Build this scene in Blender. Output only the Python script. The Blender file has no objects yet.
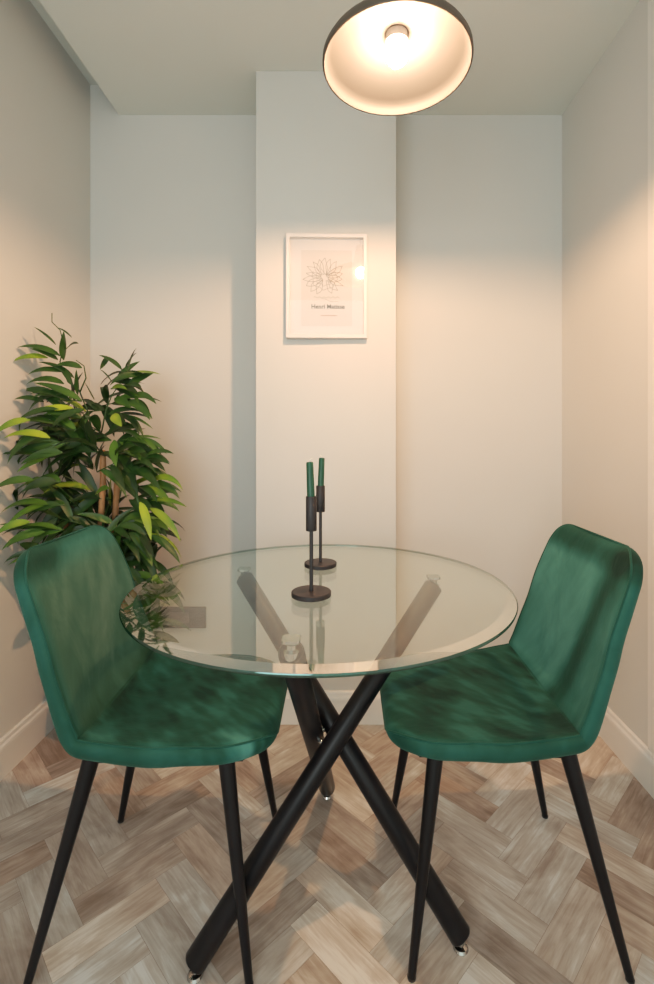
import bpy, bmesh, math, random
from mathutils import Vector, Matrix, noise
PI = math.pi
R = math.radians
scene = bpy.context.scene
COL = scene.collection

# ------------------------------------------------------------------ camera
CAM_H = 1.104
F = 484.0
cam = bpy.data.cameras.new('camera'); camo = bpy.data.objects.new('camera', cam); COL.objects.link(camo)
camo.location = (0, 0, CAM_H); camo.rotation_euler = (PI/2, 0, 0)
cam.sensor_fit = 'HORIZONTAL'; cam.sensor_width = 36; cam.lens = F/654*36
cam.shift_x = -17/654; cam.shift_y = -54/654
cam.clip_start = 0.02
scene.camera = camo
def at(px, py, d):
    return Vector(((px-344)/F*d, d, CAM_H-(py-438)/F*d))

# ------------------------------------------------------------------ material helpers
def mat(name):
    m = bpy.data.materials.new(name); m.use_nodes = True
    nt = m.node_tree
    return m, nt, nt.nodes['Principled BSDF'], nt.nodes['Material Output']
def N(nt, t, **kw):
    n = nt.nodes.new(t)
    for k, v in kw.items():
        if k.startswith('_'): setattr(n, k[1:], v)
        else: n.inputs[k.replace('__', ' ')].default_value = v
    return n
def ramp(nt, stops):
    r = nt.nodes.new('ShaderNodeValToRGB'); e = r.color_ramp.elements
    while len(e) < len(stops): e.new(0.5)
    for i, (p, c) in enumerate(stops):
        e[i].position = p; e[i].color = (*c, 1)
    return r
def noise_mat(name, c1, c2, scale=4, rough=0.6, bump=0.0, bscale=200, metallic=0.0, spec=0.5, detail=3):
    m, nt, b, o = mat(name)
    tc = N(nt, 'ShaderNodeTexCoord')
    n = N(nt, 'ShaderNodeTexNoise', Scale=scale, Detail=detail)
    nt.links.new(tc.outputs['Object'], n.inputs['Vector'])
    r = ramp(nt, [(0.3, c1), (0.7, c2)])
    nt.links.new(n.outputs['Fac'], r.inputs['Fac']); nt.links.new(r.outputs['Color'], b.inputs['Base Color'])
    b.inputs['Roughness'].default_value = rough; b.inputs['Metallic'].default_value = metallic
    b.inputs['Specular IOR Level'].default_value = spec
    if bump:
        n2 = N(nt, 'ShaderNodeTexNoise', Scale=bscale, Detail=2)
        nt.links.new(tc.outputs['Object'], n2.inputs['Vector'])
        bp = N(nt, 'ShaderNodeBump', Strength=bump, Distance=0.002)
        nt.links.new(n2.outputs['Fac'], bp.inputs['Height']); nt.links.new(bp.outputs['Normal'], b.inputs['Normal'])
    return m

M_wall = noise_mat('wall_paint', (0.63, 0.625, 0.595), (0.66, 0.655, 0.625), 1.5, 0.75, 0.08, 260)
M_ceil = noise_mat('ceiling_paint', (0.665, 0.695, 0.655), (0.69, 0.72, 0.68), 1.5, 0.8, 0.06, 220)
M_trim = noise_mat('trim_gloss_paint', (0.74, 0.72, 0.68), (0.78, 0.76, 0.72), 2, 0.35)
M_black = noise_mat('black_powder_coat', (0.004, 0.004, 0.005), (0.007, 0.007, 0.009), 8, 0.36, 0.1, 700, spec=0.22)
M_blackm = noise_mat('black_matt_metal', (0.012, 0.010, 0.012), (0.022, 0.018, 0.020), 30, 0.5, 0.05, 500)
M_chrome = noise_mat('chrome', (0.36, 0.36, 0.35), (0.48, 0.48, 0.47), 5, 0.06, metallic=1.0)
M_candle = noise_mat('green_wax', (0.002, 0.060, 0.030), (0.004, 0.08, 0.042), 20, 0.4)
M_wick = noise_mat('wick', (0.75, 0.7, 0.6), (0.85, 0.8, 0.72), 50, 0.9)
M_shade_out = noise_mat('shade_outer', (0.08, 0.062, 0.045), (0.10, 0.078, 0.058), 10, 0.45)
M_shade_in = noise_mat('shade_inner', (0.0105, 0.0130, 0.0155), (0.0112, 0.0138, 0.0165), 6, 0.7)
M_frame = noise_mat('white_frame_wood', (0.70, 0.68, 0.66), (0.74, 0.72, 0.70), 12, 0.5, 0.05, 150)
M_paper = noise_mat('print_paper', (0.66, 0.65, 0.64), (0.69, 0.68, 0.67), 5, 0.9)
M_paper2 = noise_mat('print_tinted', (0.60, 0.575, 0.555), (0.63, 0.605, 0.58), 5, 0.9)
M_ink = noise_mat('grey_ink', (0.14, 0.12, 0.10), (0.18, 0.155, 0.13), 60, 0.9)
M_ink2 = noise_mat('dark_ink', (0.04, 0.035, 0.03), (0.06, 0.05, 0.04), 60, 0.9)
M_ink3 = noise_mat('reddish_ink', (0.40, 0.22, 0.17), (0.44, 0.25, 0.2), 60, 0.9)
M_plate = noise_mat('brushed_grey_plate', (0.035, 0.034, 0.030), (0.05, 0.048, 0.042), 20, 0.4, metallic=0.3)
M_plate2 = noise_mat('plate_insert', (0.085, 0.083, 0.075), (0.10, 0.097, 0.088), 20, 0.5)
M_cane = noise_mat('bamboo_cane', (0.30, 0.13, 0.045), (0.52, 0.27, 0.11), 14, 0.6, 0.2, 60)
M_pot = noise_mat('black_plastic_pot', (0.012, 0.012, 0.012), (0.02, 0.02, 0.02), 8, 0.5)
M_soil = noise_mat('soil', (0.03, 0.02, 0.012), (0.08, 0.055, 0.035), 60, 0.95, 0.5, 90)

# glass for flat panes: straight-through transmission with Fresnel mirror on both faces
def pane_mat(name, tint, boost=1.0, rough=0.0):
    m, nt, b, o = mat(name); nt.nodes.remove(b)
    tr = N(nt, 'ShaderNodeBsdfTransparent'); tr.inputs['Color'].default_value = (*tint, 1)
    gl = N(nt, 'ShaderNodeBsdfAnisotropic'); gl.inputs['Roughness'].default_value = rough
    gl.inputs['Color'].default_value = (1, 1, 1, 1)
    ge = N(nt, 'ShaderNodeNewGeometry')
    mi = N(nt, 'ShaderNodeMapRange'); mi.inputs['To Min'].default_value = 1.5; mi.inputs['To Max'].default_value = 1/1.5
    nt.links.new(ge.outputs['Backfacing'], mi.inputs['Value'])
    fr = N(nt, 'ShaderNodeFresnel'); nt.links.new(mi.outputs['Result'], fr.inputs['IOR'])
    mu = N(nt, 'ShaderNodeMath', _operation='MULTIPLY'); mu.inputs[1].default_value = boost; mu.use_clamp = True
    nt.links.new(fr.outputs['Fac'], mu.inputs[0])
    mx = N(nt, 'ShaderNodeMixShader')
    nt.links.new(mu.outputs[0], mx.inputs[0]); nt.links.new(tr.outputs[0], mx.inputs[1]); nt.links.new(gl.outputs[0], mx.inputs[2])
    nt.links.new(mx.outputs[0], o.inputs['Surface'])
    return m
M_glass = pane_mat('table_glass', (0.925, 0.965, 0.935))
M_pane = pane_mat('picture_glass', (1, 1, 1), 1.8, 0.03)
def rim_glass():
    m, nt, b, o = mat('glass_rim'); nt.nodes.remove(b)
    tr = N(nt, 'ShaderNodeBsdfTransparent'); tr.inputs['Color'].default_value = (0.05, 0.16, 0.13, 1)
    gl = N(nt, 'ShaderNodeBsdfAnisotropic'); gl.inputs['Roughness'].default_value = 0.08; gl.inputs['Color'].default_value = (0.40, 0.65, 0.60, 1)
    mx = N(nt, 'ShaderNodeMixShader'); mx.inputs[0].default_value = 0.18
    nt.links.new(tr.outputs[0], mx.inputs[1]); nt.links.new(gl.outputs[0], mx.inputs[2]); nt.links.new(mx.outputs[0], o.inputs['Surface'])
    return m
M_rim = rim_glass()
def bevel_glass():
    m, nt, b, o = mat('glass_bevel'); nt.nodes.remove(b)
    tr = N(nt, 'ShaderNodeBsdfTransparent'); tr.inputs['Color'].default_value = (0.78, 0.84, 0.80, 1)
    gl = N(nt, 'ShaderNodeBsdfAnisotropic'); gl.inputs['Roughness'].default_value = 0.03; gl.inputs['Color'].default_value = (1, 1, 0.97, 1)
    mx = N(nt, 'ShaderNodeMixShader'); mx.inputs[0].default_value = 0.5
    nt.links.new(tr.outputs[0], mx.inputs[1]); nt.links.new(gl.outputs[0], mx.inputs[2]); nt.links.new(mx.outputs[0], o.inputs['Surface'])
    return m
M_bevel = bevel_glass()

def emit_mat(name, col, s):
    m, nt, b, o = mat(name); nt.nodes.remove(b)
    e = N(nt, 'ShaderNodeEmission', Strength=s); e.inputs['Color'].default_value = (*col, 1)
    nt.links.new(e.outputs[0], o.inputs['Surface']); return m
M_bulb = emit_mat('bulb_glow', (1.0, 0.50, 0.255), 2250.0)

def velvet(name):
    m, nt, b, o = mat(name)
    tc = N(nt, 'ShaderNodeTexCoord')
    mp = N(nt, 'ShaderNodeMapping'); mp.inputs['Scale'].default_value = (1.0, 1.7, 1.0); mp.inputs['Rotation'].default_value = (0, 0, 0.6)
    nt.links.new(tc.outputs['Object'], mp.inputs['Vector'])
    n1 = N(nt, 'ShaderNodeTexNoise', Scale=5.0, Detail=4, Roughness=0.62, Distortion=0.5)
    nt.links.new(mp.outputs[0], n1.inputs['Vector'])
    at_ = N(nt, 'ShaderNodeAttribute', _attribute_name='nap')
    mr = N(nt, 'ShaderNodeMapRange'); mr.inputs['From Min'].default_value = 0.32; mr.inputs['From Max'].default_value = 0.68
    mr.inputs['To Min'].default_value = -0.11; mr.inputs['To Max'].default_value = 0.11
    nt.links.new(n1.outputs['Fac'], mr.inputs['Value'])
    ad = N(nt, 'ShaderNodeMath', _operation='ADD'); nt.links.new(mr.outputs[0], ad.inputs[0]); nt.links.new(at_.outputs['Fac'], ad.inputs[1])
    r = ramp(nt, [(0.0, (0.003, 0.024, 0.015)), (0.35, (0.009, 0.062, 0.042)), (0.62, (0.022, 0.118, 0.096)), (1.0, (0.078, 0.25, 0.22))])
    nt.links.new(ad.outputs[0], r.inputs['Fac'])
    ol = N(nt, 'ShaderNodeAttribute', _attribute_name='olive')  # olive tint puts grazing warm light, plus nap tone, into the cloth colour
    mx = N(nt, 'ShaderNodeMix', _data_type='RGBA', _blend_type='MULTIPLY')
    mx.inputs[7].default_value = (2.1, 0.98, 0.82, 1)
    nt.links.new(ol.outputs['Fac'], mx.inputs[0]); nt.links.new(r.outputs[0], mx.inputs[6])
    nt.links.new(mx.outputs[2], b.inputs['Base Color'])
    b.inputs['Roughness'].default_value = 0.75; b.inputs['Specular IOR Level'].default_value = 0.2
    b.inputs['Sheen Weight'].default_value = 0.16; b.inputs['Sheen Roughness'].default_value = 0.35
    b.inputs['Sheen Tint'].default_value = (0.25, 0.65, 0.50, 1)
    n2 = N(nt, 'ShaderNodeTexNoise', Scale=420, Detail=2); nt.links.new(tc.outputs['Object'], n2.inputs['Vector'])
    bp = N(nt, 'ShaderNodeBump', Strength=0.25, Distance=0.001); nt.links.new(n2.outputs['Fac'], bp.inputs['Height'])
    n3 = N(nt, 'ShaderNodeBump', Strength=0.35, Distance=0.010); nt.links.new(n1.outputs['Fac'], n3.inputs['Height'])
    nt.links.new(bp.outputs[0], n3.inputs['Normal']); nt.links.new(n3.outputs[0], b.inputs['Normal'])
    return m
M_velvet = velvet('green_velvet')

def leaf_mat():
    m, nt, b, o = mat('leaf_green')
    a = N(nt, 'ShaderNodeAttribute', _attribute_name='tone')
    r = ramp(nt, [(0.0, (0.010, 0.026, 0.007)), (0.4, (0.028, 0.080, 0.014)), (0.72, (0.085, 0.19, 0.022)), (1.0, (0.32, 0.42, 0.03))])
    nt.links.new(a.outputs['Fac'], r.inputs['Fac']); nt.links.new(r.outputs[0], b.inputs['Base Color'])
    b.inputs['Roughness'].default_value = 0.42; b.inputs['Specular IOR Level'].default_value = 0.4
    return m
M_leaf = leaf_mat()

def wood_mat():
    m, nt, b, o = mat('herringbone_planks')
    uv = N(nt, 'ShaderNodeUVMap', _uv_map='plank')
    at_ = N(nt, 'ShaderNodeAttribute', _attribute_name='tone')
    mp = N(nt, 'ShaderNodeMapping'); mp.inputs['Scale'].default_value = (3.0, 42, 1)
    nt.links.new(uv.outputs[0], mp.inputs['Vector'])
    n1 = N(nt, 'ShaderNodeTexNoise', Scale=2.2, Detail=6, Roughness=0.62, Distortion=0.9); nt.links.new(mp.outputs[0], n1.inputs['Vector'])
    mp2 = N(nt, 'ShaderNodeMapping'); mp2.inputs['Scale'].default_value = (6, 14, 1); nt.links.new(uv.outputs[0], mp2.inputs['Vector'])
    n2 = N(nt, 'ShaderNodeTexNoise', Scale=1.1, Detail=4, Roughness=0.55, Distortion=0.6); nt.links.new(mp2.outputs[0], n2.inputs['Vector'])
    s1 = N(nt, 'ShaderNodeMath', _operation='MULTIPLY_ADD'); s1.inputs[1].default_value = 0.6; nt.links.new(n1.outputs['Fac'], s1.inputs[0]); nt.links.new(at_.outputs['Fac'], s1.inputs[2])
    s2 = N(nt, 'ShaderNodeMath', _operation='MULTIPLY_ADD'); s2.inputs[1].default_value = 0.85; nt.links.new(n2.outputs['Fac'], s2.inputs[0]); nt.links.new(s1.outputs[0], s2.inputs[2])
    r = ramp(nt, [(0.42, (0.27, 0.185, 0.135)), (0.68, (0.44, 0.345, 0.28)), (0.87, (0.58, 0.49, 0.42)), (1.0, (0.72, 0.65, 0.58))])
    nt.links.new(s2.outputs[0], r.inputs['Fac'])
    hu = N(nt, 'ShaderNodeAttribute', _attribute_name='grey')
    mx = N(nt, 'ShaderNodeMix', _data_type='RGBA', _blend_type='MULTIPLY'); mx.inputs[7].default_value = (0.86, 0.97, 1.06, 1)
    nt.links.new(hu.outputs['Fac'], mx.inputs[0]); nt.links.new(r.outputs[0], mx.inputs[6])
    nt.links.new(mx.outputs[2], b.inputs['Base Color'])
    b.inputs['Roughness'].default_value = 0.48; b.inputs['Specular IOR Level'].default_value = 0.35
    bp = N(nt, 'ShaderNodeBump', Strength=0.2, Distance=0.001); nt.links.new(n1.outputs['Fac'], bp.inputs['Height']); nt.links.new(bp.outputs[0], b.inputs['Normal'])
    return m
M_wood = wood_mat()
M_joint = noise_mat('plank_joint', (0.20, 0.15, 0.115), (0.24, 0.18, 0.14), 10, 0.8)

# ------------------------------------------------------------------ mesh helpers
KEEP = set()
def obj(name, bm, m, parent=None, smooth=False, kind=None, loc=None):
    me = bpy.data.meshes.new(name); bmesh.ops.recalc_face_normals(bm, faces=bm.faces) if bm not in KEEP else None
    bm.to_mesh(me); bm.free()
    for mm in (m if isinstance(m, (list, tuple)) else [m]): me.materials.append(mm)
    if smooth:
        for p in me.polygons: p.use_smooth = True
    o = bpy.data.objects.new(name, me); COL.objects.link(o)
    if parent: o.parent = parent
    if kind: o['kind'] = kind
    if loc: o.location = loc
    return o
def autosmooth(o, ang=35):
    me = o.data
    bm = bmesh.new(); bm.from_mesh(me)
    for f in bm.faces: f.smooth = True
    for e in bm.edges:
        if len(e.link_faces) == 2 and e.calc_face_angle(0) > R(ang): e.smooth = False
    bm.to_mesh(me); bm.free(); return o
def box(bm, x0, x1, y0, y1, z0, z1):
    v = [bm.verts.new(p) for p in ((x0,y0,z0),(x1,y0,z0),(x1,y1,z0),(x0,y1,z0),(x0,y0,z1),(x1,y0,z1),(x1,y1,z1),(x0,y1,z1))]
    return [bm.faces.new([v[i] for i in f]) for f in ((3,2,1,0),(4,5,6,7),(0,1,5,4),(1,2,6,5),(2,3,7,6),(3,0,4,7))]
def boxo(name, b, m, parent=None, kind=None, bev=0.0):
    bm = bmesh.new(); box(bm, *b)
    if bev: bmesh.ops.bevel(bm, geom=list(bm.edges), offset=bev, segments=2, affect='EDGES', profile=0.5)
    o = obj(name, bm, m, parent, kind=kind)
    if bev: autosmooth(o, 30)
    return o
def lathe(bm, prof, n=48, c=(0,0,0), close=False):
    rings = []
    for r, z in prof:
        if r < 1e-6: rings.append([bm.verts.new((c[0], c[1], c[2]+z))])
        else: rings.append([bm.verts.new((c[0]+r*math.cos(2*PI*i/n), c[1]+r*math.sin(2*PI*i/n), c[2]+z)) for i in range(n)])
    pairs = list(zip(rings, rings[1:]))
    if close: pairs.append((rings[-1], rings[0]))
    for a, b in pairs:
        for i in range(n):
            j = (i+1) % n
            if len(a) == 1 and len(b) == 1: continue
            if len(a) == 1: bm.faces.new((a[0], b[j], b[i]))
            elif len(b) == 1: bm.faces.new((a[i], a[j], b[0]))
            else: bm.faces.new((a[i], a[j], b[j], b[i]))
def tube(bm, pts, rad, n=16, caps=True):
    """tube along a list of points, rad a number or a list"""
    pts = [Vector(p) for p in pts]
    rad = rad if isinstance(rad, (list, tuple)) else [rad]*len(pts)
    t0 = (pts[1]-pts[0]).normalized()
    ref = Vector((0,0,1)) if abs(t0.z) < 0.9 else Vector((1,0,0))
    u = t0.cross(ref).normalized(); rings = []
    for i, p in enumerate(pts):
        t = (pts[min(i+1, len(pts)-1)]-pts[max(i-1, 0)]).normalized()
        u = (u - t*u.dot(t)).normalized(); w = t.cross(u)
        rings.append([bm.verts.new(p+rad[i]*(u*math.cos(2*PI*k/n)+w*math.sin(2*PI*k/n))) for k in range(n)])
    tl = bm.verts.layers.float.get('tone')
    if tl:
        for rg in rings:
            for v in rg: v[tl] = 0.38
    for a, b in zip(rings, rings[1:]):
        for k in range(n): bm.faces.new((a[k], a[(k+1)%n], b[(k+1)%n], b[k]))
    if caps: bm.faces.new(rings[0][::-1]); bm.faces.new(rings[-1])
def empty(name, loc, label, cat, group=None, rz=0):
    o = bpy.data.objects.new(name, None); COL.objects.link(o); o.empty_display_size = 0.1
    o.location = loc; o.rotation_euler = (0, 0, rz); o['label'] = label; o['category'] = cat
    if group: o['group'] = group
    return o

# ------------------------------------------------------------------ room
XL, XR, YB, YC = -1.12, 0.963, 2.137, 1.88
CX0, CX1 = -0.342, 0.202
YN = -1.3
ZC = 2.53; ZU = 2.663; XS = -0.993; TH = 0.08
boxo('wall_left', (XL-TH, XL, YN, YB+TH, 0, ZU), M_wall, kind='structure')
boxo('wall_right', (XR, XR+TH, YN, YB+TH, 0, ZU), M_wall, kind='structure')
boxo('wall_back', (XL, XR, YB, YB+TH, 0, ZU), M_wall, kind='structure')
boxo('wall_chimney_breast', (CX0, CX1, YC, YB, 0, ZC), M_wall, kind='structure', bev=0.002)
bm = bmesh.new()
box(bm, XS, XR, YN, YB, ZC, ZU)
obj('ceiling', bm, M_ceil, kind='structure')
boxo('ceiling_raised_strip', (XL-TH, XR+TH, YN, YB+TH, ZU, ZU+0.06), M_ceil, kind='structure')

def skirting(name, p0, p1, nrm):
    """moulded skirting board from p0 to p1 (xy), nrm points into the room"""
    prof = [(0,0),(0.016,0),(0.016,0.095),(0.0145,0.103),(0.010,0.110),(0.008,0.120),(0.004,0.124),(0,0.124)]
    bm = bmesh.new(); p0 = Vector((*p0, 0)); p1 = Vector((*p1, 0)); n = Vector((*nrm, 0))
    a = [bm.verts.new(p0+n*u+Vector((0,0,z))) for u, z in prof]; b = [bm.verts.new(p1+n*u+Vector((0,0,z))) for u, z in prof]
    for i in range(len(prof)):
        j = (i+1) % len(prof); bm.faces.new((a[i], a[j], b[j], b[i]))
    bm.faces.new(a); bm.faces.new(b[::-1])
    return obj(name, bm, M_trim, kind='structure')
skirting('baseboard_left', (XL, YN), (XL, YB), (1, 0))
skirting('baseboard_right', (XR, YN), (XR, YB), (-1, 0))
skirting('baseboard_back_left', (XL, YB), (CX0, YB), (0, -1))
skirting('baseboard_back_right', (CX1, YB), (XR, YB), (0, -1))
skirting('baseboard_chimney_breast', (CX0-0.016, YC), (CX1+0.016, YC), (0, -1))
skirting('baseboard_breast_left', (CX0, YC), (CX0, YB-0.016), (-1, 0))
skirting('baseboard_breast_right', (CX1, YC), (CX1, YB-0.016), (1, 0))
# shallow painted casing where the right wall changes plane near the opening
boxo('trim_1', (XR-0.006, XR, YN, 1.525, 0.1245, ZC), M_trim, kind='structure')

# herringbone floor
def floor():
    W, L = 0.0828, 0.2484
    bm = bmesh.new()
    uvl = bm.loops.layers.uv.new('plank')
    tone = bm.verts.layers.float.new('tone'); grey = bm.verts.layers.float.new('grey')
    rnd = random.Random(7)
    ang = R(45); ca, sa = math.cos(ang), math.sin(ang)
    ox, oy = 0.054, 1.038
    g = 0.0003
    k = int(round(L/W))
    def plank(u0, v0, du, dv):
        cx, cy = (u0+du/2), (v0+dv/2)
        X = ox-(ca*cx-sa*cy); Y = oy+sa*cx+ca*cy
        if X < XL-0.4 or X > XR+0.4 or Y < YN-0.4 or Y > YB+0.4: return
        pts = [(u0+g, v0+g), (u0+du-g, v0+g), (u0+du-g, v0+dv-g), (u0+g, v0+dv-g)]
        vs = [bm.verts.new((ox-(ca*a-sa*b), oy+sa*a+ca*b, 0)) for a, b in pts]
        t = rnd.uniform(-0.17, 0.20); gr = rnd.random()
        for v in vs: v[tone] = t; v[grey] = gr
        f = bm.faces.new(vs)
        offu, offv = rnd.uniform(0, 50), rnd.uniform(0, 50)
        for lp, (a, b) in zip(f.loops, pts):
            if du > dv: lp[uvl].uv = (a-u0+offu, b-v0+offv)
            else: lp[uvl].uv = (b-v0+offu, a-u0+offv)
    # classic herringbone: rows of stair-stepped L pairs
    for i in range(-60, 61):
        for j in range(-18, 19):
            bu = (i + j*k)*W; bv = (i - j*k)*W
            plank(bu, bv, L, W)
            plank(bu+L, bv-L+W, W, L)
    for n_, co in (((1,0,0),(XR,0,0)), ((-1,0,0),(XL,0,0)), ((0,1,0),(0,YB,0)), ((0,-1,0),(0,YN,0))):
        bmesh.ops.bisect_plane(bm, geom=bm.verts[:]+bm.edges[:]+bm.faces[:], plane_co=co, plane_no=n_, clear_outer=True)
    for f in bm.faces:
        if f.normal.z < 0: f.normal_flip()
    f = box(bm, XL, XR, YN, YB, -0.05, -0.0008)
    for q in f: q.material_index = 1
    KEEP.add(bm)
    o = obj('floor', bm, [M_wood, M_joint], kind='structure')
floor()

# ------------------------------------------------------------------ wall plate
t = empty('wall_socket_plate', (0, YB, 0), 'dark grey rectangular plate low on the left alcove wall behind the glass table', 'wall plate')
c = at(179.5, 617, YB)
t.location = (c.x, YB, c.z)
boxo('plate', (-0.119, 0.119, -0.010, 0, -0.047, 0.047), M_plate, t, bev=0.003)
boxo('insert', (-0.055, 0.045, -0.0125, -0.0095, -0.024, 0.024), M_plate2, t, bev=0.002)

# ------------------------------------------------------------------ picture
def picture():
    c = at(326.5, 286, 1.855)
    t = empty('framed_print', (c.x, YC, c.z), 'white framed line drawing print hanging on the chimney breast', 'picture')
    w, h, b, d = 0.155, 0.1995, 0.014, 0.026
    bm = bmesh.new()
    def ring(x, z, y): return [bm.verts.new(p) for p in ((-x, y, -z), (x, y, -z), (x, y, z), (-x, y, z))]
    rs = [ring(w, h, -0.0), ring(w, h, -d+0.001), ring(w-0.001, h-0.001, -d), ring(w-b+0.001, h-b+0.001, -d), ring(w-b, h-b, -d+0.001), ring(w-b, h-b, -0.004)]
    for p, q in zip(rs, rs[1:]):
        for i in range(4): bm.faces.new((p[i], p[(i+1)%4], q[(i+1)%4], q[i]))
    bm.faces.new(rs[0]); bm.faces.new(rs[-1])
    obj('frame', bm, M_frame, t)
    boxo('mount', (-w+b, w-b, -0.007, -0.004, -h+b, h-b), M_paper, t)
    pw = 0.098; ph = 0.150
    pr = boxo('print_sheet', (-pw, pw, -0.0078, -0.007, -ph, ph-0.008), M_paper2, t)
    # abstract looping line sketch
    bm = bmesh.new(); rnd = random.Random(3)
    def stroke(pts, r):
        # flat ribbon strokes lying on the paper
        pts = [Vector(p) for p in pts]; prev = None
        for i, p in enumerate(pts):
            tt = (pts[min(i+1,len(pts)-1)]-pts[max(i-1,0)]).normalized(); s = Vector((-tt.y, tt.x))*r
            a = bm.verts.new((p.x+s.x, -0.0082, p.y+s.y)); b_ = bm.verts.new((p.x-s.x, -0.0082, p.y-s.y))
            if prev: bm.faces.new((prev[0], a, b_, prev[1]))
            prev = (a, b_)
    cx, cz = -0.008, 0.036
    for k in range(17):
        a0 = R(-62 + k*19)
        L = rnd.uniform(0.052, 0.072); bw = rnd.uniform(0.009, 0.014)
        for s in (-1, 1):
            pts = []
            for i in range(12):
                q = i/11; rr = 0.012+L*q; off = s*bw*math.sin(PI*min(q*1.02, 1))*1.0
                pts.append((cx+rr*math.cos(a0)-off*math.sin(a0)+0.004*math.sin(5*q+k), cz+rr*math.sin(a0)+off*math.cos(a0)))
            stroke(pts, 0.0007)
    for rr in (0.030, 0.045):
        stroke([(cx+rr*math.cos(R(a))*1.05+0.003*math.sin(a*.11), cz+rr*math.sin(R(a))+0.003*math.cos(a*.13)) for a in range(150, 395, 8)], 0.0006)
    for k in range(5):
        x0 = -0.05+k*0.02; stroke([(x0+0.004*i, -0.040+0.003*math.sin(i*1.3+k)) for i in range(6)], 0.0006)
    stroke([(-0.02+0.008*i, -0.046-0.0016*i+0.003*math.sin(i)) for i in range(9)], 0.0005)
    KEEP.add(bm)
    obj('line_drawing', bm, M_ink, t)
    def text(name, s, x, z, width, m):
        cu = bpy.data.curves.new(name, 'FONT'); cu.body = s; cu.align_x = 'CENTER'; cu.size = 0.02; cu.extrude = 0.0002; cu.offset = 0.0004
        o = bpy.data.objects.new(name, cu); COL.objects.link(o)
        bpy.context.view_layer.update()
        dg = bpy.context.evaluated_depsgraph_get(); me = bpy.data.meshes.new_from_object(o.evaluated_get(dg))
        bpy.data.objects.remove(o)
        xs = [v.co.x for v in me.vertices]; k = width/(max(xs)-min(xs))
        me.transform(Matrix.Scale(k, 4)); me.materials.clear(); me.materials.append(m)
        o = bpy.data.objects.new(name, me); COL.objects.link(o); o.parent = t; o.rotation_euler = (PI/2, 0, 0); o.location = (x, -0.0083, z)
        return o
    text('lettering', 'Henri Matisse', 0.005, -0.083, 0.128, M_ink2)
    bm = bmesh.new(); x_ = -0.022
    for wd in (0.006, 0.004, 0.009, 0.005, 0.007, 0.011, 0.004):     # fine red caption, too small to read
        v = [bm.verts.new(p) for p in ((x_, -0.0083, -0.112), (x_+wd, -0.0083, -0.112), (x_+wd, -0.0083, -0.108), (x_, -0.0083, -0.108))]
        bm.faces.new(v); x_ += wd+0.0025
    obj('fine_caption', bm, M_ink3, t)
    boxo('glass', (-w+b, w-b, -0.0195, -0.018, -h+b, h-b), M_pane, t)
    t.rotation_euler = (0, 0, R(1.3)); t.location.y -= 0.0038
picture()

# ------------------------------------------------------------------ pendant lamp
def pendant():
    Y = 1.12; Hc = Y/1.304; X = 0.1090*Y; rad = 0.1985*Hc; zr = CAM_H+Hc
    t = empty('pendant_lamp', (X, Y, zr), 'black shallow dish pendant lamp with glowing cream inside hanging over the table', 'lamp')
    Rr = rad
    outer = [(Rr, 0), (Rr+0.0015, 0.003), (Rr+0.001, 0.014), (Rr-0.005, 0.024), (Rr*0.90, 0.034), (Rr*0.62, 0.053), (Rr*0.36, 0.068), (0.040, 0.080), (0.034, 0.112), (0.030, 0.120), (0.0, 0.120)]
    inner = [(Rr, 0), (Rr-0.003, 0.0005), (Rr-0.0035, 0.013), (Rr-0.009, 0.022), (Rr*0.885, 0.029), (Rr*0.61, 0.048), (Rr*0.36, 0.063), (0.036, 0.075), (0, 0.077)]
    bm = bmesh.new(); lathe(bm, outer, 72); o = obj('shade', bm, M_shade_out, t); autosmooth(o, 60)
    bm = bmesh.new(); lathe(bm, inner, 72); s = obj('shade_lining', bm, M_shade_in, o); autosmooth(s, 60)
    bm = bmesh.new(); lathe(bm, [(0, 0.0765), (0.025, 0.076), (0.025, 0.056), (0.021, 0.054), (0.0, 0.054)], 32); autosmooth(obj('bulb_holder', bm, M_frame, t), 40)
    bm = bmesh.new(); lathe(bm, [(0.013, 0.0535), (0.018, 0.047), (0.0225, 0.037), (0.024, 0.027), (0.022, 0.016), (0.015, 0.007), (0.007, 0.0035), (0, 0.003)], 24); obj('bulb', bm, M_bulb, t, smooth=True)
    bm = bmesh.new(); lathe(bm, [(0.030, 0.118), (0.030, 0.135), (0.024, 0.170), (0.008, 0.180), (0.0, 0.180)], 32); autosmooth(obj('cap', bm, M_shade_out, t), 40)
    top = ZC-zr
    bm = bmesh.new(); tube(bm, [(0,0,0.175), (0,0,top-0.02)], 0.003, 12); obj('cord', bm, M_black, t, smooth=True)
    bm = bmesh.new(); lathe(bm, [(0, top-0.028), (0.030, top-0.028), (0.048, top-0.022), (0.050, top-0.001), (0, top-0.001)], 40); autosmooth(obj('ceiling_rose', bm, M_shade_out, t), 40)
pendant()

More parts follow.
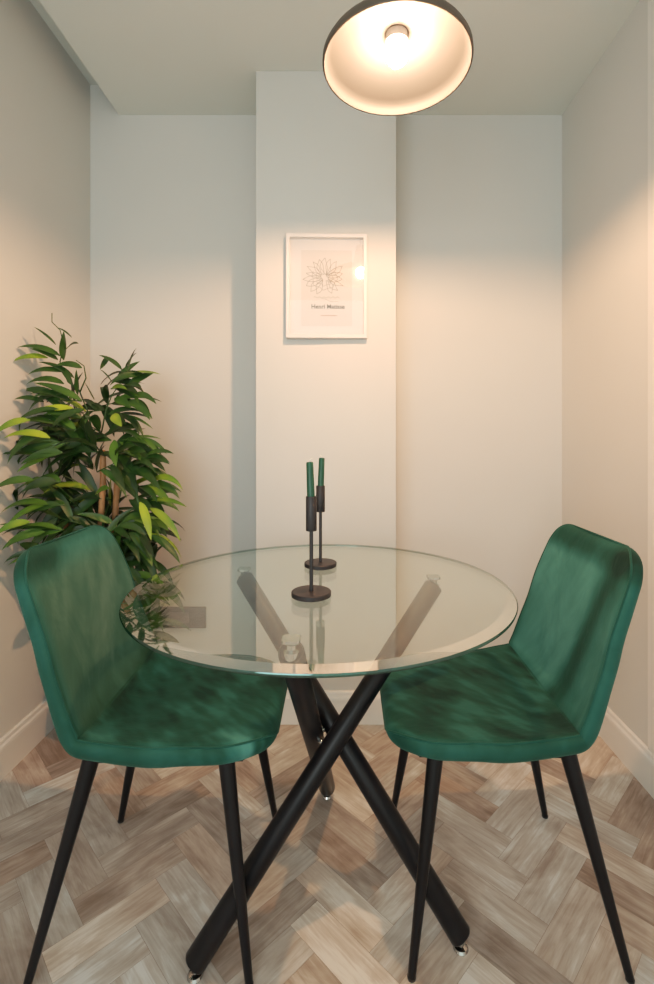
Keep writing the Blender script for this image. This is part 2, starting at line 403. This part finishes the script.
# ------------------------------------------------------------------ table
TX, TY, TZ = -0.053, 1.182, 0.75
def table():
    t = empty('dining_table', (TX, TY, 0), 'round glass top dining table on three crossed black tube legs', 'table')
    n = 128
    bm = bmesh.new()
    r0, r1 = 0.424, 0.4485
    lathe(bm, [(0, TZ), (r0, TZ)], n)
    lathe(bm, [(0, TZ-0.010), (r1, TZ-0.010)], n)
    for f in bm.faces:
        up = f.calc_center_median().z > TZ-0.005
        f.normal_update()
        if (f.normal.z > 0) != up: f.normal_flip()
    KEEP.add(bm)
    g = obj('glass_top', bm, M_glass, t)
    bm = bmesh.new(); lathe(bm, [(r0, TZ), (r1, TZ-0.0035)], n)
    for f in bm.faces:
        f.normal_update()
        if f.normal.z < 0: f.normal_flip()
    KEEP.add(bm); o = obj('bevelled_border', bm, M_bevel, g, smooth=True)
    bm = bmesh.new(); lathe(bm, [(r1, TZ-0.0035), (0.45, TZ-0.006), (r1, TZ-0.010)], n); KEEP.add(bm)
    for f in bm.faces:
        f.normal_update(); c_ = f.calc_center_median()
        if f.normal.x*c_.x+f.normal.y*c_.y < 0: f.normal_flip()
    o = obj('polished_edge', bm, M_rim, g, smooth=True)
    # legs (world coords minus table base)
    base = Vector((TX, TY, 0))
    legs = [((-0.305, 0.992), (0.236, 1.279)), ((0.252, 1.045), (-0.279, 1.355)), ((-0.052, 1.49), (-0.096, 0.883))]
    rt = 0.0245
    for (fx, fy), (tx, ty) in legs:
        a = Vector((fx, fy, 0.030))-base; b = Vector((tx, ty, 0.712))-base
        d = (b-a).normalized()
        bm = bmesh.new()
        tube(bm, [a-d*0.004, a, b, b+d*0.004], [rt-0.003, rt, rt, rt-0.003], 40)
        leg = obj('leg', bm, M_black, t); autosmooth(leg, 50)
        # chrome foot: swivel stem and disc standing on the floor
        bm = bmesh.new()
        cz = Vector((a.x, a.y, 0))
        lathe(bm, [(0, 0), (0.015, 0), (0.0165, 0.003), (0.014, 0.008), (0.007, 0.011), (0.006, 0.032), (0, 0.032)], 28, c=tuple(cz))
        f = obj('chrome_foot', bm, M_chrome, leg); autosmooth(f, 40)
        # chrome mount below the glass
        bm = bmesh.new(); zt = TZ-0.010
        cx, cy = b.x, b.y
        lathe(bm, [(0, zt-0.040), (0.016, zt-0.040), (0.016, zt-0.024), (0.010, zt-0.020), (0.010, zt-0.012), (0.021, zt-0.006), (0.021, zt-0.0008), (0, zt-0.0008)], 32, c=(cx, cy, 0))
        for v in bm.verts:
            rr = math.hypot(v.co.x-cx, v.co.y-cy)
            if rr > 0.018:
                kf = 1-0.22*(0.5+0.5*math.cos(4*math.atan2(v.co.y-cy, v.co.x-cx))); v.co.x = cx+(v.co.x-cx)*kf; v.co.y = cy+(v.co.y-cy)*kf
        f = obj('chrome_mount', bm, M_chrome, leg); autosmooth(f, 40)
    # bolts joining the tubes where they cross
    def P(l, q):
        (fx, fy), (tx, ty) = legs[l]; return Vector((fx+(tx-fx)*q, fy+(ty-fy)*q, 0.03+0.682*q))-base
    for i, j in ((0, 1), (1, 2), (0, 2)):
        best = min(((P(i, a/100)-P(j, b/100)).length, a, b) for a in range(25, 80) for b in range(25, 80))
        p, q = P(i, best[1]/100), P(j, best[2]/100)
        print('leg gap', i, j, round(best[0], 4), best[1], best[2])
        bm = bmesh.new(); tube(bm, [p, q], 0.006, 12); obj('bolt', bm, M_chrome, t, smooth=True)
table()

# ------------------------------------------------------------------ candle holders
def holder(px, zb, label, label2, lean, tube_z, top_z, wickdir):
    x = (px-344)/F*zb; z0 = TZ+0.0006
    t = empty('candle_holder', (x, zb, z0), label, 'candle holder', 'black candle holders on the glass table')
    bm = bmesh.new(); lathe(bm, [(0, 0), (0.042, 0), (0.0445, 0.0015), (0.0445, 0.010), (0.043, 0.0115), (0, 0.012)], 64); autosmooth(obj('base', bm, M_blackm, t), 40)
    bm = bmesh.new(); lathe(bm, [(0, 0.0115), (0.0042, 0.0115), (0.0042, tube_z+0.002), (0, tube_z+0.002)], 20); autosmooth(obj('stem', bm, M_blackm, t), 40)
    bm = bmesh.new(); lathe(bm, [(0, tube_z), (0.0115, tube_z), (0.0122, tube_z+0.001), (0.0122, top_z-0.0005), (0.0118, top_z), (0.0098, top_z), (0.0096, top_z-0.025), (0, top_z-0.025)], 32); autosmooth(obj('cup', bm, M_blackm, t), 40)
    c = empty('taper_candle', (x, zb, z0+top_z-0.0245), label2, 'candle', 'green taper candles')
    c.rotation_euler = (0, lean, 0)
    L = 0.0245+0.0765
    bm = bmesh.new(); lathe(bm, [(0, 0), (0.0085, 0), (0.0088, 0.02), (0.0080, L-0.002), (0.0070, L), (0.0, L+0.001)], 28); autosmooth(obj('wax', bm, M_candle, c), 40)
    bm = bmesh.new(); tube(bm, [(0, 0, L), (wickdir*0.001, 0, L+0.004), (wickdir*0.003, 0, L+0.007), (wickdir*0.006, 0, L+0.008)], 0.0013, 8); obj('wick', bm, M_wick, c, smooth=True)
holder(311.3, 1.083, 'black metal candle holder nearer the camera on the glass table', 'green taper candle in the nearer black holder', -0.035, 0.146, 0.223, 1)
holder(320.5, 1.335, 'black metal candle holder farther back on the glass table', 'green taper candle in the farther black holder', 0.035, 0.150, 0.222, -1)

# ------------------------------------------------------------------ chairs
def smooth_profile(pts, n):
    out = []
    P = [Vector(p) for p in pts]; P = [2*P[0]-P[1]]+P+[2*P[-1]-P[-2]]
    for i in range(1, len(P)-2):
        for k in range(8):
            q = k/8
            a, b, c, d = P[i-1], P[i], P[i+1], P[i+2]
            out.append(0.5*((2*b)+(-a+c)*q+(2*a-5*b+4*c-d)*q*q+(-a+3*b-3*c+d)*q**3))
    out.append(P[-2])
    # resample by arc length
    ln = [0]
    for a, b in zip(out, out[1:]): ln.append(ln[-1]+(b-a).length)
    res = []
    j = 0
    for i in range(n+1):
        s = ln[-1]*i/n
        while j < len(ln)-2 and ln[j+1] < s: j += 1
        q = (s-ln[j])/(ln[j+1]-ln[j]); res.append(out[j].lerp(out[j+1], q))
    return res, ln[-1]
PROF = [(0.266, 0.440), (0.238, 0.447), (0.20, 0.450), (0.10, 0.448), (0.0, 0.443), (-0.08, 0.441), (-0.135, 0.449), (-0.168, 0.474), (-0.187, 0.515), (-0.205, 0.60), (-0.229, 0.70), (-0.253, 0.79), (-0.274, 0.862)]
NS = 96
PTS, LEN = smooth_profile(PROF, NS)
def interp(tab, s):
    for (a, va), (b, vb) in zip(tab, tab[1:]):
        if s <= b:
            q = (s-a)/(b-a); q = q*q*(3-2*q); return va+(vb-va)*q
    return tab[-1][1]
JS = 0.495   # seam position along the profile (fraction)
def section(s):
    """s fraction 0..1 -> centre, normal, half width, half thickness, side lift"""
    i = min(int(s*NS), NS-1); q = s*NS-i
    c = PTS[i].lerp(PTS[i+1], q)
    t = (PTS[min(i+2, NS)]-PTS[max(i-1, 0)]).normalized()
    n = Vector((t.y, -t.x))
    if n.x + n.y < 0: n = -n
    hw = interp([(0, 0.205), (0.2, 0.218), (0.45, 0.226), (0.6, 0.224), (0.8, 0.215), (1, 0.203)], s)
    d0 = s*LEN; d1 = (1-s)*LEN
    r = 0.125
    if d0 < r: hw -= (r-math.sqrt(max(r*r-(r-d0)**2, 0)))*0.85
    r = 0.075
    if d1 < r: hw -= r-math.sqrt(max(r*r-(r-d1)**2, 0))
    ht = interp([(0, 0.021), (0.3, 0.025), (0.47, 0.022), (0.7, 0.018), (1, 0.016)], s)
    for d in (d0, d1):
        e = 0.030
        if d < e: ht *= math.sqrt(max(1-((e-d)/e)**2, 0.0))*0.97+0.03
    lift = interp([(0, 0.004), (0.25, 0.014), (0.45, 0.040), (0.55, 0.046), (0.75, 0.030), (1, 0.014)], s)
    return c, n, hw, ht, lift
def shell(name, s0, s1, napf, parent, olivef):
    bm = bmesh.new(); nap = bm.verts.layers.float.new('nap'); ol = bm.verts.layers.float.new('olive')
    NT = 56; NA = 8
    steps = 96
    ss = []
    for i in range(steps+1):
        q = i/steps
        # cluster samples towards the rounded free end
        q = q**2.2 if s0 == 0 else 1-(1-q)**2.2
        ss.append(s0+(s1-s0)*q)
    rings = []; pip = ([], [])
    for s in ss:
        c, n, hw, ht, lift = section(s)
        ds = abs(s-JS)*LEN
        seam = math.exp(-(ds/0.012)**2)*0.0045
        ring = []
        def put(y, nn):
            tt = y/max(hw, 1e-4)
            off = nn+lift*abs(tt)**2.4*(hw/0.22)
            p = c+n*off
            v = bm.verts.new((p.x, y, p.y))
            v[nap] = napf(s, y/0.225); v[ol] = olivef(s, y/0.225) if nn > -ht*0.3 and abs(y) < hw-ht*0.35 else 0.0
            ring.append(v)
        hi = max(hw-ht, 0.001)
        for k in range(NT+1):
            tt = -1+2*k/NT
            put(tt*hi, ht*(1+0.12*(1-tt**4))-seam)
        for k in range(1, NA):
            a = PI/2-PI*k/NA; put(hi+ht*math.cos(a), ht*math.sin(a)-seam*max(math.sin(a), 0))
        for k in range(NT+1):
            tt = 1-2*k/NT; put(tt*hi, -ht*(1-0.05*(1-tt**4)))
        for k in range(1, NA):
            a = -PI/2-PI*k/NA; put(-hi+ht*math.cos(a), ht*math.sin(a)-seam*max(math.sin(a), 0))
        rings.append(ring)
        for sd in (-1, 1):
            y = sd*(hi+ht*math.cos(R(52))); off = ht*math.sin(R(52))+lift*abs(y/max(hw,1e-4))**2.4*(hw/0.22)
            p = c+n*(off+0.0002-seam); pip[0 if sd < 0 else 1].append(Vector((p.x, y, p.y)))
    m = len(rings[0])
    for a, b in zip(rings, rings[1:]):
        for k in range(m): bm.faces.new((a[k], a[(k+1)%m], b[(k+1)%m], b[k]))
    bm.faces.new(rings[0][::-1]); bm.faces.new(rings[-1])
    o = obj(name, bm, M_velvet, parent); autosmooth(o, 60)
    # piping running along both sides and round the free end
    if s0 == 0: path = pip[0][::-1][:-1]+pip[1][1:]
    else: path = pip[0][:-1]+pip[1][::-1][1:]
    bm = bmesh.new(); nap = bm.verts.layers.float.new('nap'); bm.verts.layers.float.new('olive')
    tube(bm, path, 0.0022, 8)
    for v in bm.verts: v[nap] = 0.40
    obj('piping', bm, M_velvet, o, smooth=True)
    return o
def chair(loc, rz, label, napf, olivef):
    t = empty('dining_chair', (*loc, 0), label, 'chair', 'green velvet dining chairs', rz)
    shell('seat', 0.0, JS+0.002, napf, t, olivef)
    shell('backrest', JS-0.002, 1.0, napf, t, olivef)
    bm = bmesh.new(); box(bm, -0.14, 0.20, -0.15, 0.15, 0.408, 0.418)
    bmesh.ops.bevel(bm, geom=list(bm.edges), offset=0.003, segments=2, affect='EDGES')
    obj('seat_frame', bm, M_black, t)
    for sx, sy in ((1, -1), (1, 1), (-1, -1), (-1, 1)):
        top = Vector((0.160 if sx > 0 else -0.125, sy*0.145, 0.425)); ft = Vector((sx*0.222, sy*0.213, 0.004))
        bm = bmesh.new(); tube(bm, [top, top.lerp(ft, 0.02), ft.lerp(top, 0.03), ft], [0.017, 0.0175, 0.0085, 0.0078], 24)
        leg = obj('leg', bm, M_black, t); autosmooth(leg, 40)
        bm = bmesh.new(); lathe(bm, [(0, 0), (0.0085, 0), (0.009, 0.004), (0, 0.005)], 16, c=(ft.x, ft.y, 0)); obj('foot_cap', bm, M_pot, leg)
    return t
def sm(a, b, x):
    q = min(max((x-a)/(b-a), 0), 1); return q*q*(3-2*q)
def rim(s, y):
    d0, d1 = s*LEN, (1-s)*LEN
    return max(sm(0.86, 0.98, abs(y)), sm(0.03, 0.0, d0), sm(0.03, 0.0, d1))
# left chair: near side is y<0 ; right chair: near side is y>0
def streak(s, y, k):
    """brush marks: stretched, warped noise running diagonally across the cloth"""
    u, w = s*5.0, y*1.1
    a = u*0.8+w*0.6; b_ = w*0.8-u*0.6
    wob = 0.5*noise.noise(Vector((u*1.3, w*1.3, k)))
    v = 0.8*noise.noise(Vector((a*1.1+wob, b_*3.0+wob, k)))+0.6*noise.noise(Vector((a*2.2, b_*7.0+2*wob, k+7)))+0.35*noise.noise(Vector((a*5, b_*15, k+3)))
    return max(-0.8, min(0.8, v*1.5))
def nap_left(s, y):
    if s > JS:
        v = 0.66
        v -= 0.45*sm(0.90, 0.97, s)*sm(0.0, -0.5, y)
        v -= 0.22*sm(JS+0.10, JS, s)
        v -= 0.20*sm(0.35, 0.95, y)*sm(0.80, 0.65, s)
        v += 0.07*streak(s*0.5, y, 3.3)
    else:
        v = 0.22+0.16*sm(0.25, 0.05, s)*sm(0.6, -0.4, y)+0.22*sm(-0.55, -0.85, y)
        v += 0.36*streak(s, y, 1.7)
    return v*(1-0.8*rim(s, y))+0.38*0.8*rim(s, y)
def olive_left(s, y):  # warm light on the left backrest painted as colour, together with its nap
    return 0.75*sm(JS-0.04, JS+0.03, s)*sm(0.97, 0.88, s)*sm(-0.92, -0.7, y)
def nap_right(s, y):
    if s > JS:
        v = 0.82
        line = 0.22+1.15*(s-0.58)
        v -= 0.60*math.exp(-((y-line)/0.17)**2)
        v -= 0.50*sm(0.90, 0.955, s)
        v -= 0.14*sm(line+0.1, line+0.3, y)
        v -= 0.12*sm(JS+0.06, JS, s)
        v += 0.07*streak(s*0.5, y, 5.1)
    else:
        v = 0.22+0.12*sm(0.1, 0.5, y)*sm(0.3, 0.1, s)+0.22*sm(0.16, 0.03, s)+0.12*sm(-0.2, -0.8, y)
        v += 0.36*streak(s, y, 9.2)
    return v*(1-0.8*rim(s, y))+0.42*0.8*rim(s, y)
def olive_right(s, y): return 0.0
chair((-0.417, 1.185), R(1.0), 'dark green velvet dining chair at the left, in front of the plant', nap_left, olive_left)
chair((0.362, 1.200), R(179.5), 'dark green velvet dining chair at the right, beside the right wall', nap_right, olive_right)

# ------------------------------------------------------------------ plant
def plant():
    rnd = random.Random(21)
    bx, by = -0.905, 1.83
    t = empty('potted_plant', (bx, by, 0), 'tall bushy plant with long narrow green leaves in the left corner', 'plant')
    base = Vector((bx, by, 0))
    bm = bmesh.new(); lathe(bm, [(0, 0), (0.095, 0), (0.125, 0.20), (0.132, 0.20), (0.132, 0.225), (0.122, 0.225), (0.118, 0.19), (0, 0.185)], 48); autosmooth(obj('pot', bm, M_pot, t), 40)
    bm = bmesh.new(); lathe(bm, [(0.1185, 0.196), (0.06, 0.202), (0, 0.204)], 32); obj('soil', bm, M_soil, t, smooth=True)
    def cane(pts, r):
        bm = bmesh.new(); P = [Vector(p)-base for p in pts]
        path = []; rr = []
        for a, b in zip(P, P[1:]):
            n = max(2, int((b-a).length/0.02))
            for i in range(n):
                path.append(a.lerp(b, i/n)); rr.append(r*(1.0+(0.12 if len(path) % 4 == 0 else 0)))
        path.append(P[-1]); rr.append(r*0.8)
        tube(bm, path, rr, 12); obj('cane', bm, M_cane, t, smooth=True)
    cane([(bx-0.02, by-0.03, 0.19), at(100, 540, 1.79), at(103, 480, 1.78), at(103, 450, 1.78)], 0.0105)
    cane([(bx+0.03, by+0.0, 0.19), at(114, 540, 1.83), at(116, 500, 1.82), at(118, 475, 1.80)], 0.0105)
    cane([(bx-0.05, by+0.03, 0.19), at(86, 560, 1.84), at(84, 530, 1.84), at(86, 500, 1.84)], 0.008)
    cane([(bx+0.0, by+0.05, 0.19), at(66, 570, 1.84), at(66, 530, 1.84), at(68, 500, 1.84)], 0.007)
    lf = bmesh.new(); tone = lf.verts.layers.float.new('tone')
    def leaf(p, d, L, W, droop, tn, roll=0.0):
        """curved lance-shaped leaf with a folded midrib"""
        d = d.normalized(); up = Vector((0, 0, 1))
        side = d.cross(up)
        if side.length < 0.2: side = d.cross(Vector((0, 1, 0)))
        side.normalize(); side = Matrix.Rotation(roll, 3, d) @ side
        n = 8; pos = p.copy(); dr = d.copy(); prev = None
        for i in range(n+1):
            q = i/n
            w = W*0.5*(math.sin(PI*min(q**0.75, 1))**0.8 if 0 < q < 1 else 0.0)
            if i == 0: w = W*0.06
            nr = side.cross(dr).normalized()
            pts = (pos-side*w+nr*w*0.30, pos.copy(), pos+side*w+nr*w*0.30)
            row = []
            for k, v in enumerate(pts):
                v.x = max(v.x, XL+0.006); v.y = min(v.y, YB-0.008)
                bv = lf.verts.new(v-base); bv[tone] = min(max(tn+(0.05 if k == 1 else 0)+0.06*math.sin(7*q), 0), 1); row.append(bv)
            if prev:
                lf.faces.new((prev[0], prev[1], row[1], row[0])); lf.faces.new((prev[1], prev[2], row[2], row[1]))
            prev = row
            dr = (dr+Vector((0, 0, -droop*L*0.9))*(0.4+q)).normalized()
            pos = pos+dr*(L/n)
    tw = lf
    def spray(px, py, dep, dx, dy, nl, ln=1.0, spread=0.8, tmean=0.35):
        """a twig ending at the pixel direction; leaves fan outwards in direction (dx right, dy up)"""
        p = at(px, py, dep)
        d = Vector((dx, 0, dy)); d.normalize()
        p0 = p-d*0.09*ln
        for q_ in (p, p0): q_.x = max(q_.x, XL+0.02); q_.y = min(q_.y, YB-0.02)
        tube(tw, [p0-base, p-base], [0.0028, 0.0018], 6)
        for i in range(nl):
            q = i/max(nl-1, 1)
            b = p0.lerp(p, q)
            aa = rnd.uniform(-1, 1)*spread; 
            dd = Vector((d.x*math.cos(aa)-d.z*math.sin(aa), rnd.uniform(-0.75, 0.45), d.x*math.sin(aa)+d.z*math.cos(aa)))
            L = rnd.uniform(0.12, 0.20)*ln; W = rnd.uniform(0.023, 0.037)
            tn = rnd.gauss(tmean, 0.13)
            if rnd.random() < 0.05: tn = rnd.uniform(0.70, 0.9)
            leaf(b, dd, L, W, rnd.uniform(0.3, 2.0), tn, math.copysign(rnd.uniform(0.3, 1.25), dd.x))
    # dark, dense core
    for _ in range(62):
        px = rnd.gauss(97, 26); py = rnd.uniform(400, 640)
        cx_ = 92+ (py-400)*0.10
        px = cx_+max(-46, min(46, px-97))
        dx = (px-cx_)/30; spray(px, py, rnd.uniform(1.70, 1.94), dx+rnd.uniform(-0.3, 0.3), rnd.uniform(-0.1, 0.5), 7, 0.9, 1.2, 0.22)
    # outer sprays: left side
    for px, py, dep, dx, dy, nl in ((48,440,1.66,-1,0.15,7),(40,455,1.62,-1,-0.1,6),(38,480,1.62,-1,0.1,7),(42,505,1.62,-1,0.0,7),(40,530,1.60,-1,0.0,7),(42,555,1.62,-1,0.05,7),
            (55,425,1.68,-1,0.25,6),(50,575,1.64,-1,-0.2,7),(62,410,1.70,-0.8,0.3,6),(60,400,1.70,-1,0.05,4)):
        spray(px, py, dep, dx, dy, nl, 0.85, 0.55, 0.36)
    # right side
    for px, py, dep, dx, dy, nl in ((140,440,1.78,1,0.05,7),(138,452,1.76,1,-0.02,7),(142,470,1.80,1,0.1,5),(148,485,1.80,1,0.15,6),(150,500,1.78,1,0.0,7),(148,520,1.76,1,-0.1,8),
            (140,545,1.74,0.9,-0.3,8),(135,575,1.74,0.7,-0.4,7),(130,600,1.78,0.7,-0.3,7),(128,625,1.80,0.8,-0.3,6),(150,535,1.72,1,-0.15,5)):
        spray(px, py, dep, dx, dy, nl, 0.85, 0.5, 0.38)
    # upper right crown
    for px, py, dep, dx, dy, nl in ((128,385,1.80,0.9,0.2,6),(132,400,1.80,1,-0.1,6),(128,372,1.80,0.8,0.5,5),(122,372,1.80,-0.9,0.2,3),(126,415,1.78,1,0.0,6),(120,430,1.78,0.8,0.3,5)):
        spray(px, py, dep, dx, dy, nl, 0.72, 0.6, 0.34)
    # upper left: thin bare twigs with a few leaves picked out one by one
    def twig(pts, r=0.0028):
        tube(tw, [at(x, y, z)-base for x, y, z in pts], [r*(1-0.5*i/(len(pts)-1)) for i in range(len(pts))], 6)
    twig([(96,450,1.78),(88,412,1.76),(79,390,1.74),(68,382,1.73),(60,362,1.72),(64,345,1.72),(60,330,1.71),(52,322,1.70),(52,313,1.70)])
    twig([(80,392,1.74),(86,378,1.74),(84,366,1.74),(76,360,1.74)])
    twig([(100,440,1.78),(106,410,1.78),(112,395,1.79),(124,378,1.80)])
    def L2(x0, y0, x1, y1, z, W, tn, droop=1.2, dy=-0.05, roll=0.85):
        roll = math.copysign(roll, x1-x0)
        a, b = at(x0, y0, z), at(x1, y1, z); b.y += dy
        d = b-a; L = d.length*1.03
        d.z += droop*L*0.35*0.5
        leaf(a, d, L, W, droop, tn, roll)
    for a in ((60,356,28,343,1.70,0.030,0.42,1.0),(58,360,40,350,1.70,0.030,0.30,0.8),(48,358,20,360,1.68,0.028,0.80,1.2),(64,360,72,335,1.72,0.034,0.40,-0.5),
              (72,338,66,331,1.72,0.018,0.35,1.0),(64,384,34,378,1.70,0.032,0.40,1.6),(68,392,32,404,1.70,0.034,0.30,1.4),(44,402,24,398,1.68,0.026,0.30,1.4),
              (82,368,64,366,1.73,0.034,0.38,1.2),(62,368,80,385,1.72,0.022,0.34,1.0),(73,408,33,412,1.68,0.032,0.93,0.6),(30,420,1,432,1.58,0.032,0.78,1.4),
              (50,438,14,429,1.60,0.032,0.86,1.2),(42,434,12,458,1.60,0.034,0.36,1.6),(94,400,92,384,1.76,0.030,0.52,-0.5),(78,395,84,372,1.74,0.020,0.35,-0.5),
              (60,410,18,416,1.66,0.030,0.30,1.2),(34,480,2,483,1.58,0.032,0.45,1.2),(30,522,2,530,1.57,0.030,0.74,1.6),(45,532,9,540,1.58,0.036,0.5,1.2),
              (152,480,190,475,1.74,0.030,0.76,1.6),(150,485,187,487,1.74,0.032,0.45,1.4),(150,508,190,531,1.70,0.028,0.78,1.0),(140,502,159,535,1.66,0.030,0.90,1.6),
              (114,440,123,465,1.70,0.040,0.62,0.2),(112,383,107,371,1.78,0.02,0.4,1.0),(122,370,107,356,1.78,0.030,0.38,1.0),(108,357,107,371,1.78,0.018,0.30,0.4),
              (126,368,142,354,1.78,0.030,0.45,0.8),(132,395,163,399,1.76,0.028,0.4,1.2),(128,402,158,415,1.76,0.034,0.42,1.4),(112,415,128,426,1.74,0.034,0.84,0.8),
              (62,372,36,372,1.70,0.028,0.34,1.4),(70,400,40,388,1.70,0.030,0.26,1.2),(66,350,86,344,1.72,0.024,0.36,1.2),(74,378,50,360,1.72,0.026,0.30,1.0),(56,345,44,330,1.71,0.018,0.40,0.6),(84,410,58,424,1.68,0.032,0.22,1.4),
            (95,495,116,485,1.70,0.036,0.68,0.8),(146,455,178,448,1.74,0.024,0.40,0.8),(146,458,175,459,1.74,0.030,0.34,1.0)):
        L2(*a)
    KEEP.add(lf)
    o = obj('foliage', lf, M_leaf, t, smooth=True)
    
plant()

# ------------------------------------------------------------------ light
w = bpy.data.worlds.new('world'); scene.world = w; w.use_nodes = True
bg = w.node_tree.nodes['Background']; bg.inputs['Color'].default_value = (0.89, 0.985, 0.87, 1); bg.inputs['Strength'].default_value = 1.32
def area(name, loc, target, size, power, col, sy=None):
    l = bpy.data.lights.new(name, 'AREA'); l.energy = power; l.color = col; l.shape = 'RECTANGLE'; l.size = size; l.size_y = sy or size
    o = bpy.data.objects.new(name, l); COL.objects.link(o); o.location = loc
    o.rotation_euler = (Vector(target)-Vector(loc)).to_track_quat('-Z', 'Y').to_euler(); return o
area('window_daylight', (-0.6, -1.1, 1.25), (0.6, 1.5, 1.0), 1.0, 20, (0.90, 0.97, 1.0), 1.2)

scene.view_settings.view_transform = 'Standard'
scene.view_settings.look = 'None'
scene.view_settings.exposure = 0.0
scene.view_settings.use_curve_mapping = True
cmap = scene.view_settings.curve_mapping
cmap.extend = 'EXTRAPOLATED'
cc = cmap.curves[3]
cc.points[0].location = (0, 0); cc.points[1].location = (1.0, 0.80)
for p in ((0.10, 0.105), (0.30, 0.325), (0.60, 0.57)): cc.points.new(*p)
cmap.update()
scene.cycles.max_bounces = 12
scene.cycles.transparent_max_bounces = 16
scene.cycles.sample_clamp_indirect = 4.0
